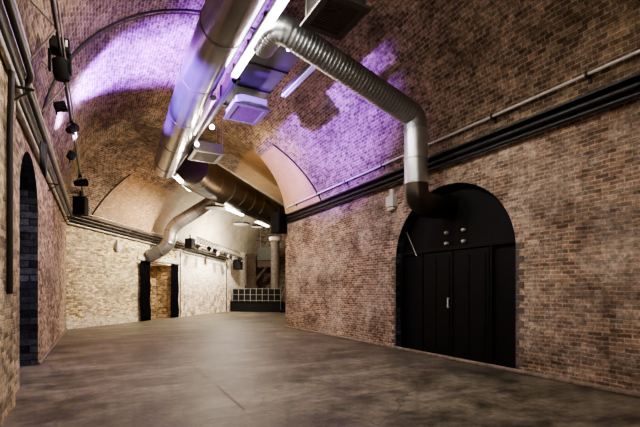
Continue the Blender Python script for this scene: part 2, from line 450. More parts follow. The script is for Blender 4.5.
# ------------------------------------------------------------------ DOORS
# black boarded arch with double door, right wall
d1 = thing('door_1', 'wide black painted timber arched doorway with double doors in the right brick wall', 'doorway', (XR, 6.755, 0)); struct(d1)
bm = bmesh.new(); n = 32
ua, ub, sp, ri = RO
out = [(ua, 0)] + [((ua + ub) / 2 - (ub - ua) / 2 * math.cos(math.pi * i / n), sp + ri * math.sin(math.pi * i / n)) for i in range(n + 1)] + [(ub, 0)]
f = bm.faces.new([bm.verts.new((XR + .24, u, z)) for u, z in out])
e = bmesh.ops.extrude_face_region(bm, geom=[f]); bmesh.ops.translate(bm, vec=(.05, 0, 0), verts=[v for v in e['geom'] if isinstance(v, bmesh.types.BMVert)])
bmesh.ops.recalc_face_normals(bm, faces=bm.faces); link('arched_panel', bm, M['black'], d1)
bm = bmesh.new()
path = [Vector((XR + .2, ua + .04, 0))] + [Vector((XR + .2, (ua + ub) / 2 - ((ub - ua) / 2 - .04) * math.cos(math.pi * i / n), sp + (ri - .04) * math.sin(math.pi * i / n))) for i in range(n + 1)] + [Vector((XR + .2, ub - .04, 0))]
sweep(bm, path, .05, 6); link('arch_frame', bm, M['black'], d1)
for y0, y1, nm in ((5.72, 6.70, 'door_leaf'), (6.73, 7.70, 'door_leaf')):
    bm = bmesh.new(); box(bm, (XR + .19, y0, .03), (XR + .24, y1, 2.52), bev=.008)
    for py0, py1 in ((y0 + .09, (y0 + y1) / 2 - .03), ((y0 + y1) / 2 + .03, y1 - .09)):
        box(bm, (XR + .175, py0, .15), (XR + .2, py1, 2.40), bev=.008)
    lf = link(nm, bm, M['black'], d1)
    if y0 > 6:
        bm = bmesh.new(); cyl(bm, (XR + .13, 6.82, 1.18), (XR + .13, 6.82, 1.42), .018); cyl(bm, (XR + .13, 6.82, 1.2), (XR + .2, 6.82, 1.2), .012, 8); cyl(bm, (XR + .13, 6.82, 1.4), (XR + .2, 6.82, 1.4), .012, 8)
        h = link('handle', bm, M['chrome'], lf, True); h['label'] = 'bright metal pull handle'
bm = bmesh.new(); box(bm, (XR + .16, 5.0, 2.54), (XR + .25, 8.5, 2.62), bev=.01); link('transom', bm, M['black'], d1)
for yy in (5.66, 7.74): 
    bm = bmesh.new(); box(bm, (XR + .17, yy - .03, 0), (XR + .25, yy + .03, 2.56), bev=.008); link('mullion', bm, M['black'], d1)
for yy, zz in ((6.93, 2.98), (6.93, 2.72), (6.42, 2.98), (6.42, 2.72)):
    bm = bmesh.new(); cyl(bm, (XR + .17, yy, zz), (XR + .25, yy, zz), .036, 14); cyl(bm, (XR + .14, yy, zz), (XR + .17, yy, zz), .02, 10)
    b = link('bolt', bm, M['chrome'], d1, True); b['label'] = 'round bright bolt head'
bm = bmesh.new(); cyl(bm, (XR - .01, 8.10, 3.12), (XR + .02, 7.76, 2.47), .010, 8)
tag(link('metal_rod', bm, M['pipe'], None, True), 'thin bright rod leaning on the upper left of the black arched doorway', 'rod')
# dark door at the back of the left opening
d2 = thing('door_2', 'dark boarded door deep in the tall arched opening of the left wall', 'doorway', (XL - 1.1, 9.25, 0)); struct(d2)
bm = bmesh.new()
for i in range(9):
    y0 = 8.10 + i * .2545; box(bm, (XL - 1.12, y0 + .008, .02), (XL - 1.06, y0 + .247, 4.2), bev=.008)
link('boards', bm, M['black'], d2)
bm = bmesh.new()
for z in (.5, 2.1, 3.4): box(bm, (XL - 1.06, 8.15, z), (XL - 1.03, 10.33, z + .14), bev=.01)
link('ledges', bm, M['black'], d2)

# black drapes each side of the recess
def curtain(t0, t1, lab):
    bm = bmesh.new(); nn = 40; rows = 14; g = []
    for r_ in range(rows + 1):
        z = .02 + 3.05 * r_ / rows; row = []
        for i in range(nn + 1):
            t = t0 + (t1 - t0) * i / nn
            s = .16 + .055 * math.sin(i * 1.35 + .3 * math.sin(r_ * .6)) * (1.1 - .3 * r_ / rows) + .02 * math.sin(i * .5 + r_)
            row.append(bm.verts.new(P2(t + .02 * math.sin(r_ * .8), s, z)))
        g.append(row)
    for r_ in range(rows):
        for i in range(nn): bm.faces.new((g[r_][i], g[r_][i + 1], g[r_ + 1][i + 1], g[r_ + 1][i])).smooth = True
    r = bmesh.ops.solidify(bm, geom=bm.faces[:], thickness=.015)
    root = thing('black_curtain', lab, 'curtain', P2((t0 + t1) / 2, .16, 0), 0, 'black drapes of the recess')
    link('drape', bm, M['curtain'], root)
    return root
c1_ = curtain(4.22, 4.92, 'black floor-length drape left of the lit brick recess in the cream wall')
c2_ = curtain(6.72, 7.40, 'black floor-length drape right of the lit brick recess in the cream wall')
bm = bmesh.new(); cyl(bm, P2(4.1, .17, 3.1), P2(7.5, .17, 3.1), .025)
cr = tag(link('curtain_rail', bm, M['cable'], None, True), 'black curtain rail above the brick recess', 'rail')

# ------------------------------------------------------------------ DUCTS
def duct(name, label, pts, r, mat, step, bend=.5, seg=32, w=.014, lift=.010, part='duct_body', seam=True):
    root = thing(name, label, 'duct', pts[0])
    path = round_path(pts, bend, 10); cum = [0]
    for p, q in zip(path, path[1:]): cum.append(cum[-1] + (q - p).length)
    def at(x):
        x = min(max(x, 0), cum[-1])
        for i in range(len(cum) - 1):
            if x <= cum[i + 1] + 1e-9: return path[i].lerp(path[i + 1], (x - cum[i]) / max(1e-9, cum[i + 1] - cum[i]))
        return path[-1]
    stn = []; x = 0; nxt = step * .5
    while x < cum[-1] - .02:
        if step and x + .12 >= nxt - w and nxt + w < cum[-1]:
            stn += [(nxt - w, 0), (nxt - w * .7, 1), (nxt + w * .7, 1), (nxt + w, 0)]; x = nxt + w; nxt += step
        else: x += .12; stn.append((x, 0))
    stn = [(0, 0)] + sorted(q for q in stn if q[0] < cum[-1] - .01) + [(cum[-1], 0)]
    bm = bmesh.new(); sweep(bm, [at(q) for q, _ in stn], [r + lift * k for _, k in stn], seg, True)
    bm.faces.ensure_lookup_table()
    for i in range(len(stn) - 1):
        if seam and (stn[i][1] or stn[i + 1][1]):
            for j in range(seg): bm.faces[i * seg + j].material_index = 1
    link(part, bm, [mat, M['seam']], root, True)
    return root, path
duct('main_air_duct', 'very large round galvanised duct lit blue on its left, running overhead beside the tube lights',
     [(2.12, -3.8, 6.77), (2.14, 10, 6.77), (2.34, 17.0, 6.5)], .44, M['galv_big'], 2.1, seg=48, w=.02)
sd, _ = duct('spiral_branch_duct', 'ribbed silver duct bending down the right vault to the top of the black arched doorway',
     [(2.95, 7.75, 6.62), (2.95, 7.0, 6.62), (3.5, 7.0, 6.45), (6.38, 6.98, 5.58), (6.40, 6.98, 5.22)], .26, M['galv'], .085, bend=.42, w=.022, lift=.006, seam=False)
bm = bmesh.new(); sp_path = [(6.40, 6.98, z) for z in (5.27, 5.26, 5.24, 5.23, 4.62, 4.61, 4.59, 4.58, 4.06, 4.05, 4.03, 4.02)]
sweep(bm, sp_path, [.268, .283, .283, .268, .268, .28, .28, .268, .268, .283, .283, .268], 32)
o = link('straight_sleeve', bm, M['sleeve'], sd, True); o['label'] = 'smooth bright silver vertical length'
bm = bmesh.new(); sweep(bm, round_path([(6.40, 6.98, 4.03), (6.40, 6.98, 3.72), (6.75, 6.93, 3.55), (7.32, 6.9, 3.60)], .4, 12), .28, 32)
o = link('elbow', bm, M['dark_duct'], sd, True); o['label'] = 'dark lower elbow entering the doorway arch'
root, pth = duct('central_far_duct', 'wide dark brown metal duct under the crown of the far vault',
     [P2(2.0, 4.35, 6.9), P2(3.0, 4.15, 6.85), P2(17.5, 4.05, 6.75)], .84, M['dark_duct'], 1.25, bend=.4, seg=40)
duct('left_branch_duct', 'smooth grey-brown bent duct dropping to the left wall above the black curtains',
     [P2(5.8, 3.3, 6.25), P2(5.5, 1.05, 4.98), P2(5.4, .95, 3.9), P2(4.9, .02, 3.35)], .34, M['mid_duct'], .62, bend=.6)
# elbow that ends the main duct
# rectangular trunk with flanges
tr = thing('rectangular_trunk_duct', 'dark grey rectangular sheet metal duct right of the bright tube light', 'duct', (3.55, 7.4, 6.95))
bm = bmesh.new(); box(bm, (2.98, 7.6, 6.78), (3.95, 11.2, 7.25), bev=.01); link('duct_body', bm, M['trunk'], tr)
for y in (7.65, 8.7, 9.8, 11.0):
    bm = bmesh.new(); box(bm, (2.955, y, 6.75), (3.98, y + .05, 7.28), bev=.01); link('flange', bm, M['dark_duct'], tr)
# hangers: threaded rods up to the vault
def hanger(x, y, z0, w, lab):
    zt = SPR + math.sqrt(RAD ** 2 - (x - 3) ** 2)
    rt = thing('duct_hanger', lab, 'hanger', (x, y, z0), 0, 'rods and straps holding the main ducts')
    for s in (-1, 1):
        bm = bmesh.new(); xx = x + s * w; zz = SPR + math.sqrt(RAD ** 2 - (xx - 3) ** 2); cyl(bm, (xx, y, z0), (xx, y, zz), .012, 8)
        link('rod', bm, M['pipe'], rt, True)
    bm = bmesh.new(); box(bm, (x - w - .05, y - .02, z0 - .03), (x + w + .05, y + .02, z0 + .01)); link('bar', bm, M['pipe'], rt)
HL = {6.8: 'steel strap and rods under the large main duct, nearest the camera', 9.6: 'steel strap and rods under the large main duct, second from the camera',
      12.4: 'steel strap and rods under the large main duct, third from the camera', 15.2: 'steel strap and rods under the large main duct, at its far end'}
for y in (): hanger(2.15 + max(0, (y - 10) * .048), y, 6.75 - .45 - max(0, (y - 10) * .034), .5, HL[y])

# ------------------------------------------------------------------ AIR CONDITIONING CASSETTES
def cassette(x0, x1, y0, y1, z, lab, hh=.36, body='unit'):
    r = thing('cassette_unit', lab, 'air conditioner', ((x0 + x1) / 2, (y0 + y1) / 2, z), 0, 'ceiling cassette units beside the ducts')
    bm = bmesh.new(); box(bm, (x0 + .06, y0 + .06, z + .05), (x1 - .06, y1 - .06, z + hh), bev=.02); link('casing', bm, M[body], r)
    bm = bmesh.new()
    w = .13
    box(bm, (x0, y0, z), (x1, y0 + w, z + .05), bev=.012); box(bm, (x0, y1 - w, z), (x1, y1, z + .05), bev=.012)
    box(bm, (x0, y0 + w, z), (x0 + w, y1 - w, z + .05), bev=.012); box(bm, (x1 - w, y0 + w, z), (x1, y1 - w, z + .05), bev=.012)
    link('face_frame', bm, M['frame'], r)
    bm = bmesh.new(); box(bm, (x0 + w, y0 + w, z + .03), (x1 - w, y1 - w, z + .05))
    nsl = 12
    for i in range(nsl):
        yy = y0 + w + (y1 - y0 - 2 * w) * (i + .5) / nsl; box(bm, (x0 + w, yy - .012, z + .012), (x1 - w, yy + .012, z + .035))
    link('grille', bm, M['unitdark'], r)
    for xx in (x0 + .03, x1 - .03):
        for yy in (y0 + .2, y1 - .2):
            bm = bmesh.new(); zt = SPR + math.sqrt(RAD ** 2 - (xx - 3) ** 2); cyl(bm, (xx, yy, z + .04), (xx, yy, zt), .01, 6)
            link('hanging_rod', bm, M['pipe'], r, True)
    return r
cassette(3.14, 3.99, 5.42, 6.40, 6.28, 'large dark-grilled ceiling air conditioner at the top edge, nearest the camera', .42, 'frame')
cassette(3.02, 3.98, 9.85, 10.95, 6.32, 'pale-sided ceiling air conditioner hanging in mid vault, second of the three', .31)
cassette(2.80, 3.84, 13.7, 14.9, 6.28, 'small ceiling air conditioner at the end of the ducts, farthest of the three', .36, 'frame')

# ------------------------------------------------------------------ LIGHT FITTINGS
def batten(a, b, lab, mat, twin=True, grp=None, body=M['lampwhite'], r=.022, ref=.10):
    a, b = Vector(a), Vector(b); d = (b - a).normalized(); n = Vector((d.y, -d.x, 0)).normalized()
    root = thing('tube_light', lab, 'light', tuple((a + b) / 2), 0, grp)
    L = (b - a).length; mt = Matrix.Translation(a) @ Matrix((( n.x, d.x, 0, 0), (n.y, d.y, 0, 0), (n.z, d.z, 1, 0), (0, 0, 0, 1)))
    bm = bmesh.new(); box(bm, (-ref, 0, .045), (ref, L, .11), mt, bev=.01); link('housing', bm, body, root)
    for s in ((-1, 1) if twin else (0,)):
        bm = bmesh.new(); c = n * (s * ref * .55); cyl(bm, a + c + d * .05, b + c - d * .05, r, 12); link('tube', bm, mat, root, True)
    for q in (0.0, L - .05):
        bm = bmesh.new(); box(bm, (-ref, q, -.03), (ref, q + .05, .06), mt, bev=.01); link('end_cap', bm, M['lampwhite'], root)
    return root
batten((2.76, 3.4, 6.5), (2.74, 9.0, 6.5), 'brightest long white tube light beside the large main duct, nearest the camera', M['tube'], True, None, r=.030, ref=.075)
batten((2.60, 10.3, 6.5), (2.62, 12.9, 6.5), 'dim pink tinted tube light left of the middle air conditioner', M['pinktube'], False, None, r=.06, ref=.07)
batten((4.02, 7.3, 6.35), (3.98, 9.0, 6.35), 'short violet tube light right of the grey rectangular duct', M['purpletube'], True, None, M['frame'], r=.03, ref=.06)
batten(P2(.95, 4.35, 6.2), P2(3.3, 3.6, 6.2), 'white tube light at the near end of the dark far duct', M['tubewarm'], True, None, r=.045, ref=.09)
batten(P2(6.4, 3.6, 6.05), P2(8.8, 3.6, 6.05), 'white tube light half way under the dark far duct', M['tubewarm'], True, None, r=.045, ref=.09)
batten(P2(10.6, 3.6, 6.0), P2(12.8, 3.6, 6.0), 'white tube light under the deep end of the dark far duct', M['tubewarm'], True, None, r=.045, ref=.09)

def pendant(p, r, lab, lit=True):
    p = Vector(p); root = thing('disc_lamp', lab, 'light', p, 0, 'disc lamps under the far duct')
    bm = bmesh.new(); sweep(bm, [p + Vector((0, 0, z)) for z in (.0, .02, .1, .16, .18)], [r * .98, r, r * .8, r * .35, .04], 24); link('shade', bm, M['darkpipe'], root, True)
    bm = bmesh.new(); cyl(bm, p - Vector((0, 0, .015)), p + Vector((0, 0, .005)), r * .8, 24); link('diffuser', bm, M['bulb'] if lit else M['lampwhite'], root, True)
    bm = bmesh.new(); cyl(bm, p + Vector((0, 0, .17)), p + Vector((0, 0, .5)), .015, 8); link('stem', bm, M['darkpipe'], root, True)
pendant(P2(5.54, 3.58, 5.82), .58, 'round disc lamp under the far duct, nearest of the three', False)
pendant(P2(8.9, 3.50, 5.55), .50, 'round disc lamp under the far duct, middle of the three', False)
pendant(P2(10.1, 3.95, 5.55), .42, 'round disc lamp under the far duct, farthest of the three', False)
# bare bulbs between the cassettes
for i, (p, lab) in enumerate((((2.95, 11.9, 6.42), 'small bare bulb between the middle and far air conditioners'), ((2.82, 13.35, 6.35), 'small bare bulb in front of the farthest air conditioner'),
                              ((3.35, 7.35, 6.45), 'small bare bulb under the near end of the rectangular duct'))):
    root = thing('bare_bulb', lab, 'light', p, 0, 'bare bulbs by the ducts'); bm = bmesh.new()
    bmesh.ops.create_icosphere(bm, subdivisions=2, radius=.07 if i < 2 else .04, matrix=Matrix.Translation(p)); link('bulb', bm, M['bulb'], root, True)
    bm = bmesh.new(); cyl(bm, p, (p[0], p[1], p[2] + .16), .035, 10); link('holder', bm, M['lampwhite'], root, True)

# bulkhead lamps on the walls
def bulkhead(P, u, z, lab, k=1.0):
    """P(u, z, d) -> world, d out from the wall"""
    root = thing('wall_lamp', lab, 'light', P(u, z, 0))
    def b8(bm, u0, u1, z0, z1, d0, d1, bev=.02):
        vs = box(bm, (u0, d0, z0), (u1, d1, z1), bev=bev)
        for v in bm.verts:
            v.co = Vector(P(v.co.x, v.co.z, v.co.y))
        bmesh.ops.recalc_face_normals(bm, faces=bm.faces)
    bm = bmesh.new(); b8(bm, u - .15 * k, u + .15 * k, z - .17 * k, z + .12 * k, .0, .16 * k); link('casing', bm, M['lampwhite'], root)
    bm = bmesh.new(); b8(bm, u - .12 * k, u + .12 * k, z - .25 * k, z - .172 * k, .03, .13 * k); link('lens', bm, M['lampwhite'], root)
    bm = bmesh.new(); b8(bm, u - .06 * k, u + .06 * k, z + .122 * k, z + .30 * k, .02, .09 * k, .01); link('bracket', bm, M['lampwhite'], root)
bulkhead(lambda u, z, d: (XR - d, u, z), 8.64, 4.05, 'white box wall lamp on the right wall, left of the silver duct', 1.05)
bulkhead(lambda u, z, d: P2(u, d, z), 2.77, 3.66, 'small white wall lamp on the cream wall under the pipes', 1.0)

# ------------------------------------------------------------------ PIPES AND CABLES
def run(name, pts, r, mat, label, cat='pipe', grp=None, bend=.2, seg=10):
    return tag(tube(name, pts, r, mat, None, bend, seg), label, cat, grp)
# left: from near wall round the corner and along the cream wall, sinking gently
LG = 'pipes along the left springing'
def left_run(dx, z, zc, ze, r, mat, name, label, t_end=13.6):
    run(name, [(XL + dx + (.14 if dx < .1 else .1), YB + .1, z), (XL + dx + .1, 6.95, z), (XL + dx, 7.2, z), (XL + dx, YL - .05 - dx * .4, zc), tuple(P2(t_end, dx, ze))], r, mat, label, 'pipe', LG)
left_run(.06, 4.36, 4.32, 3.62, .045, M['pipe'], 'metal_pipe', 'lowest grey pipe of the bundle along the left wall')
left_run(.08, 4.50, 4.46, 3.76, .05, M['darkpipe'], 'metal_pipe', 'dark pipe second from the bottom of the left wall bundle')
left_run(.10, 4.64, 4.60, 3.92, .042, M['whitepipe'], 'metal_pipe', 'pale pipe in the middle of the left wall bundle')
left_run(.13, 4.78, 4.74, 4.10, .055, M['brownpipe'], 'metal_pipe', 'brown pipe above the pale one on the left wall')
left_run(.17, 4.90, 4.86, 4.24, .03, M['pipe'], 'metal_pipe', 'thin grey pipe topmost of the left wall bundle')
left_run(.20, 4.62, 4.58, 3.9, .045, M['cable'], 'cable_bundle', 'thick black cable bundle in front of the left wall pipes')
# wall brackets carrying pipes
def bracket(p, d, lab, w=.24):
    p = Vector(p); d = Vector(d).normalized(); root = thing('pipe_bracket', lab, 'bracket', p, 0, 'steel brackets under the left pipes')
    bm = bmesh.new(); cyl(bm, p, p + d * w, .02, 8); link('arm', bm, M['darkpipe'], root, True)
    bm = bmesh.new(); cyl(bm, p - Vector((0, 0, .2)), p + d * w * .9, .014, 8); link('stay', bm, M['darkpipe'], root, True)
NB = ['first', 'second', 'third', 'fourth', 'fifth']
for i, y in enumerate((6.6, 12.2, 17.4)): bracket((XL + (.13 if y < 6.9 else .01), y, 4.36 - .06), (1, 0, 0), 'small dark steel bracket under the left wall pipes, %s from the camera' % NB[i])
# vertical pipe and cable on the near pier
run('vertical_pipe', [(-.955, 6.2, 1.55), (-.955, 6.2, 3.6), (-.93, 6.15, 4.3)], .035, M['darkpipe'], 'dark vertical pipe at the corner of the near left pier')
run('vertical_cable', [P2(7.62, .16, .05), P2(7.62, .16, 3.9)], .03, M['brownpipe'], 'brown vertical pipe on the pilaster right of the curtains')
run('vertical_cable', [P2(13.28, .18, .05), P2(13.28, .18, 3.7)], .03, M['darkpipe'], 'dark vertical cable at the far end of the white wall')
# drooping bag shaped bundle at the top of the opening
root = thing('cable_coil', 'dark coil of cable hanging above the tall left opening', 'cable', (XL + .25, 9.0, 4.2))
bm = bmesh.new()
for k in range(4):
    rr = .15 + .02 * k; c = Vector((XL + .2 + .02 * k, 9.0 + .03 * k, 4.12 - .03 * k))
    sweep(bm, [c + Vector((0, math.cos(t * math.pi / 12) * rr * .6, math.sin(t * math.pi / 12) * rr * 1.5)) for t in range(25)], .018, 8)
link('coil', bm, M['cable'], root, True)
run('overhead_cable', [(2.80, 9.2, 6.52), (2.72, 17.2, 6.42)], .06, M['cable'], 'thick black cable running overhead along the right side of the large main duct', 'cable')
run('overhead_cable', [(2.92, 9.2, 6.60), (2.86, 13.5, 6.60)], .04, M['cable'], 'thinner black cable overhead, right of the thick one by the air conditioners', 'cable')
# right: pale conduit above, black cables below
RG = 'cables along the right wall'
run('pale_conduit', [(XR - .13, YB + .1, 5.14), (XR - .13, 15.5, 5.10)], .028, M['whitepipe'], 'thin pale conduit running the whole right side above the black cables', 'pipe', RG)
run('cable_bundle', [(XR - .10, YB + .1, 4.66), (XR - .10, 15.9, 4.62)], .06, M['cable'], 'thickest black cable bundle along the right wall, uppermost black one', 'cable', RG)
run('cable_bundle', [(XR - .12, YB + .1, 4.50), (XR - .12, 15.9, 4.50)], .045, M['cable'], 'black cable under the thickest bundle on the right wall', 'cable', RG)
run('cable_bundle', [(XR - .07, YB + .1, 4.82), (XR - .07, 15.6, 4.78)], .025, M['darkpipe'], 'thin black cable just above the thick bundle on the right wall', 'cable', RG)
bm = bmesh.new(); box(bm, (XR - .20, YB + .1, 4.745), (XR - .02, 15.6, 4.757)); box(bm, (XR - .205, YB + .1, 4.745), (XR - .193, 15.6, 4.78)); 
tag(link('cable_tray', bm, M['darkpipe']), 'flat dark cable tray on the right wall under the pale conduit', 'cable tray')
CL = ['nearest the camera', 'second from the camera', 'third from the camera', 'fourth from the camera', 'fifth from the camera', 'farthest from the camera']
for i, y in enumerate((3.6, 5.4, 9.0, 10.9, 12.8, 14.7)):
    bm = bmesh.new(); box(bm, (XR - .17, y - .02, 5.08), (XR - .03, y + .02, 5.10)); box(bm, (XR - .165, y - .02, 5.08), (XR - .15, y + .02, 5.17)); box(bm, (XR - .06, y - .02, 5.0), (XR - .03, y + .02, 5.18))
    tag(link('conduit_clip', bm, M['darkpipe']), 'small clip holding the pale right conduit, ' + CL[i], 'clip', 'clips of the pale conduit')

# ------------------------------------------------------------------ LIGHTING BAR ON THE LEFT
bar = thing('lighting_bar', 'long steel lighting bar hung from the left side of the vault', 'lighting bar', (-.55, 8, 5.6))
bm = bmesh.new(); cyl(bm, (-.55, YB + .2, 5.6), (-.55, 20.2, 5.6), .028, 10); link('bar', bm, M['darkpipe'], bar, True)
bm = bmesh.new(); cyl(bm, (-.50, YB + .2, 5.68), (-.50, 20.2, 5.66), .014, 8); link('bar_cable', bm, M['pipe'], bar, True)
for y in (5.0, 7.3, 9.2, 14.0, 17.0):
    bm = bmesh.new(); cyl(bm, (-.55, y, 5.6), (XL + .12, y - .1, 5.98 if y > 6 else 5.8), .016, 8); cyl(bm, (-.55, y, 5.6), (XL + .05, y + .35, 4.95), .014, 8)
    link('stay', bm, M['pipe'], bar, True)
def spot_fixture(p, aim, lab, k=1.0, lens=None):
    p = Vector(p); root = thing('stage_spotlight', lab, 'stage light', p, 0, 'stage lights on the left bar')
    d = (Vector(aim) - p).normalized(); c = p + Vector((0, 0, -.30 * k)); nrm = d.cross(Vector((0, 0, 1))).normalized()
    bm = bmesh.new(); sweep(bm, [c - d * .20 * k, c - d * .16 * k, c - d * .05 * k, c + d * .12 * k, c + d * .24 * k], [.05 * k, .10 * k, .12 * k, .13 * k, .15 * k], 20); link('lamp_body', bm, M['matblack'], root, True)
    bm = bmesh.new(); cyl(bm, c + d * .235 * k, c + d * .25 * k, .12 * k, 20); link('lens', bm, lens or M['chrome'], root, True)
    bm = bmesh.new(); sweep(bm, round_path([c - nrm * .15 * k, c - nrm * .15 * k + Vector((0, 0, .22 * k)), c + nrm * .15 * k + Vector((0, 0, .22 * k)), c + nrm * .15 * k], .06), .014 * k, 8); link('yoke', bm, M['matblack'], root, True)
    bm = bmesh.new(); box(bm, tuple(p - Vector((.05, .05, .08)) * k), tuple(p + Vector((.05, .05, .05)) * k), bev=.01); link('clamp', bm, M['matblack'], root)
    return root
def moving_head(p, lab):
    p = Vector(p); root = thing('moving_head_light', lab, 'stage light', p)
    bm = bmesh.new(); box(bm, tuple(p + Vector((-.15, -.15, -.22))), tuple(p + Vector((.15, .15, .0))), bev=.03); link('base', bm, M['matblack'], root)
    bm = bmesh.new(); box(bm, tuple(p + Vector((-.17, -.06, -.55))), tuple(p + Vector((-.13, .06, -.2))), bev=.01); link('yoke_arm', bm, M['matblack'], root); bm = bmesh.new(); box(bm, tuple(p + Vector((.13, -.06, -.55))), tuple(p + Vector((.17, .06, -.2))), bev=.01); link('yoke_arm', bm, M['matblack'], root)
    bm = bmesh.new(); sweep(bm, [p + Vector((.0, .0, -.30)), p + Vector((.0, 0, -.34)), p + Vector((.02, .02, -.55)), p + Vector((.03, .03, -.66))], [.06, .12, .13, .11], 20); link('head', bm, M['matblack'], root, True)
    bm = bmesh.new(); cyl(bm, p + Vector((.1, -.155, -.16)), p + Vector((.1, -.145, -.05)), .018, 8); link('indicator', bm, M['chrome'], root, True)
moving_head((-.57, 8.2, 5.90), 'largest black stage light on the left bar, above the pipes')
spot_fixture((-.55, 11.1, 5.6), (1.5, 14, 8.4), 'small black stage spotlight on the left bar beside the purple glow', .7)
spot_fixture((-.55, 16.2, 5.6), (2, 17.5, 6.5), 'black stage spotlight on the left bar just above the loudspeaker', .95)
# purple wash lights sitting on the left pipes
def wash(p, aim, lab):
    p = Vector(p); d = (Vector(aim) - p).normalized(); n = Vector((0, 1, 0)); root = thing('wash_light', lab, 'stage light', p, 0, 'violet wash lights on the left tray')
    bm = bmesh.new(); sweep(bm, [p - d * .12, p - d * .1, p + d * .08], [.05, .09, .10], 18); link('lamp_body', bm, M['matblack'], root, True)
    bm = bmesh.new(); cyl(bm, p + d * .075, p + d * .085, .08, 18); link('lens', bm, M['lens'], root, True)
    bm = bmesh.new(); cyl(bm, p - d * .08, p - d * .08 - Vector((0, 0, .15)), .015, 8); link('foot', bm, M['matblack'], root, True)
wash((-.62, 9.2, 5.15), (6, 10, 7.5), 'small violet wash light on the left tray, nearer the camera')
wash((-.60, 12.2, 5.1), (1.2, 12.4, 8.5), 'small violet wash light on the left tray, farther along')

def speaker(p, rz, w, d, h, lab):
    root = thing('loudspeaker', lab, 'loudspeaker', p, rz, 'black hanging loudspeakers'); T = Matrix.Translation(p) @ Matrix.Rotation(rz, 4, 'Z')
    bm = bmesh.new(); box(bm, (-w / 2, -d / 2, 0), (w / 2, d / 2, h), T, bev=.025); link('cabinet', bm, M['matblack'], root)
    bm = bmesh.new(); box(bm, (-w / 2 + .03, -d / 2 - .012, .03), (w / 2 - .03, -d / 2, h - .03), T, bev=.005); link('grille', bm, M['black'], root)
    bm = bmesh.new(); box(bm, (-.03, -.03, h), (.03, .03, h + .25), T); box(bm, (-w / 2, -.02, h), (w / 2, .02, h + .03), T); link('bracket', bm, M['matblack'], root)
speaker((-.60, 18.5, 4.57), R(-20), .46, .38, .72, 'black loudspeaker hung at the left corner of the two tunnels')
speaker((6.75, 15.75, 4.02), R(25), .55, .45, .85, 'black loudspeaker hung at the corner of the right brick wall')
speaker(P2(7.75, .72, 4.05), ROT2, .45, .4, .58, 'black loudspeaker on the truss above the right curtain')
speaker(P2(13.95, .75, 3.1), ROT2, .60, .45, .75, 'black loudspeaker at the far end of the white wall')

# truss with lamps along the white wall
tx = thing('lighting_truss', 'light steel truss carrying small lamps high on the white wall', 'truss', P2(10.8, .8, 4.2))
ta, tb = P2(8.1, .75, 4.40), P2(13.9, .75, 3.95)
bm = bmesh.new()
for dz, ds in ((0, 0), (.38, .19), (0, .38)):
    o_ = Vector((0, 0, dz)) + N2 * ds; cyl(bm, ta + o_, tb + o_, .03, 8)
link('chords', bm, M['darkpipe'], tx, True)
bm = bmesh.new(); K = 18
for k in range(K):
    p, q = ta.lerp(tb, k / K), ta.lerp(tb, (k + 1) / K); u = Vector((0, 0, .38)) + N2 * .19; v = N2 * .38
    cyl(bm, p, p.lerp(q, .5) + u, .016, 6); cyl(bm, p.lerp(q, .5) + u, q, .016, 6); cyl(bm, p + v, p.lerp(q, .5) + u, .016, 6); cyl(bm, p.lerp(q, .5) + u, q + v, .016, 6)
link('lacing', bm, M['brownpipe'], tx, True)
TL = ['first from the curtains', 'second from the curtains', 'third from the curtains', 'fourth from the curtains', 'nearest the stage']
TL = ['%s lamp from the curtains' % n for n in ('first', 'second', 'third', 'fourth', 'fifth', 'sixth', 'seventh')] + ['lamp nearest the stage']
for i in range(8):
    p = ta.lerp(tb, .06 + .125 * i) + N2 * (.40 if i % 3 else .05); root = thing('truss_lamp', 'small can lamp hung from the white wall truss, ' + TL[i], 'stage light', p, 0, 'can lamps on the truss')
    dr = (N2 * .8 + Vector((0, 0, -.6))).normalized()
    bm = bmesh.new(); c = p - Vector((0, 0, .14)); sweep(bm, [c - dr * .16, c - dr * .10, c + dr * .2], [.05, .11, .14], 14); link('can', bm, M['matblack'] if i % 3 else M['brownpipe'], root, True)
    bm = bmesh.new(); cyl(bm, c + dr * .190, c + dr * .205, .12, 14); link('lens', bm, M['lampwhite'], root, True)
    bm = bmesh.new(); cyl(bm, c, p + Vector((0, 0, .03)), .012, 6); link('clamp', bm, M['matblack'], root, True)

# ------------------------------------------------------------------ STAGE END
MT2 = lambda t, s, z: Matrix.Translation(P2(t, s, z)) @ Matrix(((D2.x, N2.x, 0, 0), (D2.y, N2.y, 0, 0), (0, 0, 1, 0), (0, 0, 0, 1)))
I4 = MT2(0, 0, 0)
def fbox(bm, t0, t1, s0, s1, z0, z1, bev=0.0): box(bm, (t0, s0, z0), (t1, s1, z1), I4, bev=bev)
st = thing('stage_platform', 'low black fronted stage platform at the end of the tunnel', 'stage', P2(15.5, 2.1, 0))
bm = bmesh.new(); fbox(bm, 13.95, 17.6, .15, 4.15, .0, .72, .01); link('deck', bm, M['matblack'], st)
bm = bmesh.new(); fbox(bm, 13.91, 13.95, .13, 4.17, .68, .76); link('nosing', bm, M['black'], st)
rl = thing('stage_railing', 'white gridded railing in front of black panels on the stage edge', 'railing', P2(14.0, 2.1, .76))
bm = bmesh.new()
for z in (.82, 1.24, 1.68): fbox(bm, 13.97, 14.01, .3, 4.1, z, z + .028)
link('rails', bm, M['rail'], rl)
bm = bmesh.new()
for k in range(9):
    s = .3 + 3.76 * k / 8; fbox(bm, 13.97, 14.01, s, s + .028, .72, 1.72)
link('posts', bm, M['rail'], rl)
bm = bmesh.new(); fbox(bm, 14.03, 14.05, .3, 4.1, .74, 1.66); link('backing_panel', bm, M['matblack'], rl)
cl = thing('round_column', 'pale thick round column with a bright top behind the stage railing', 'column', P2(15.6, 3.05, .72))
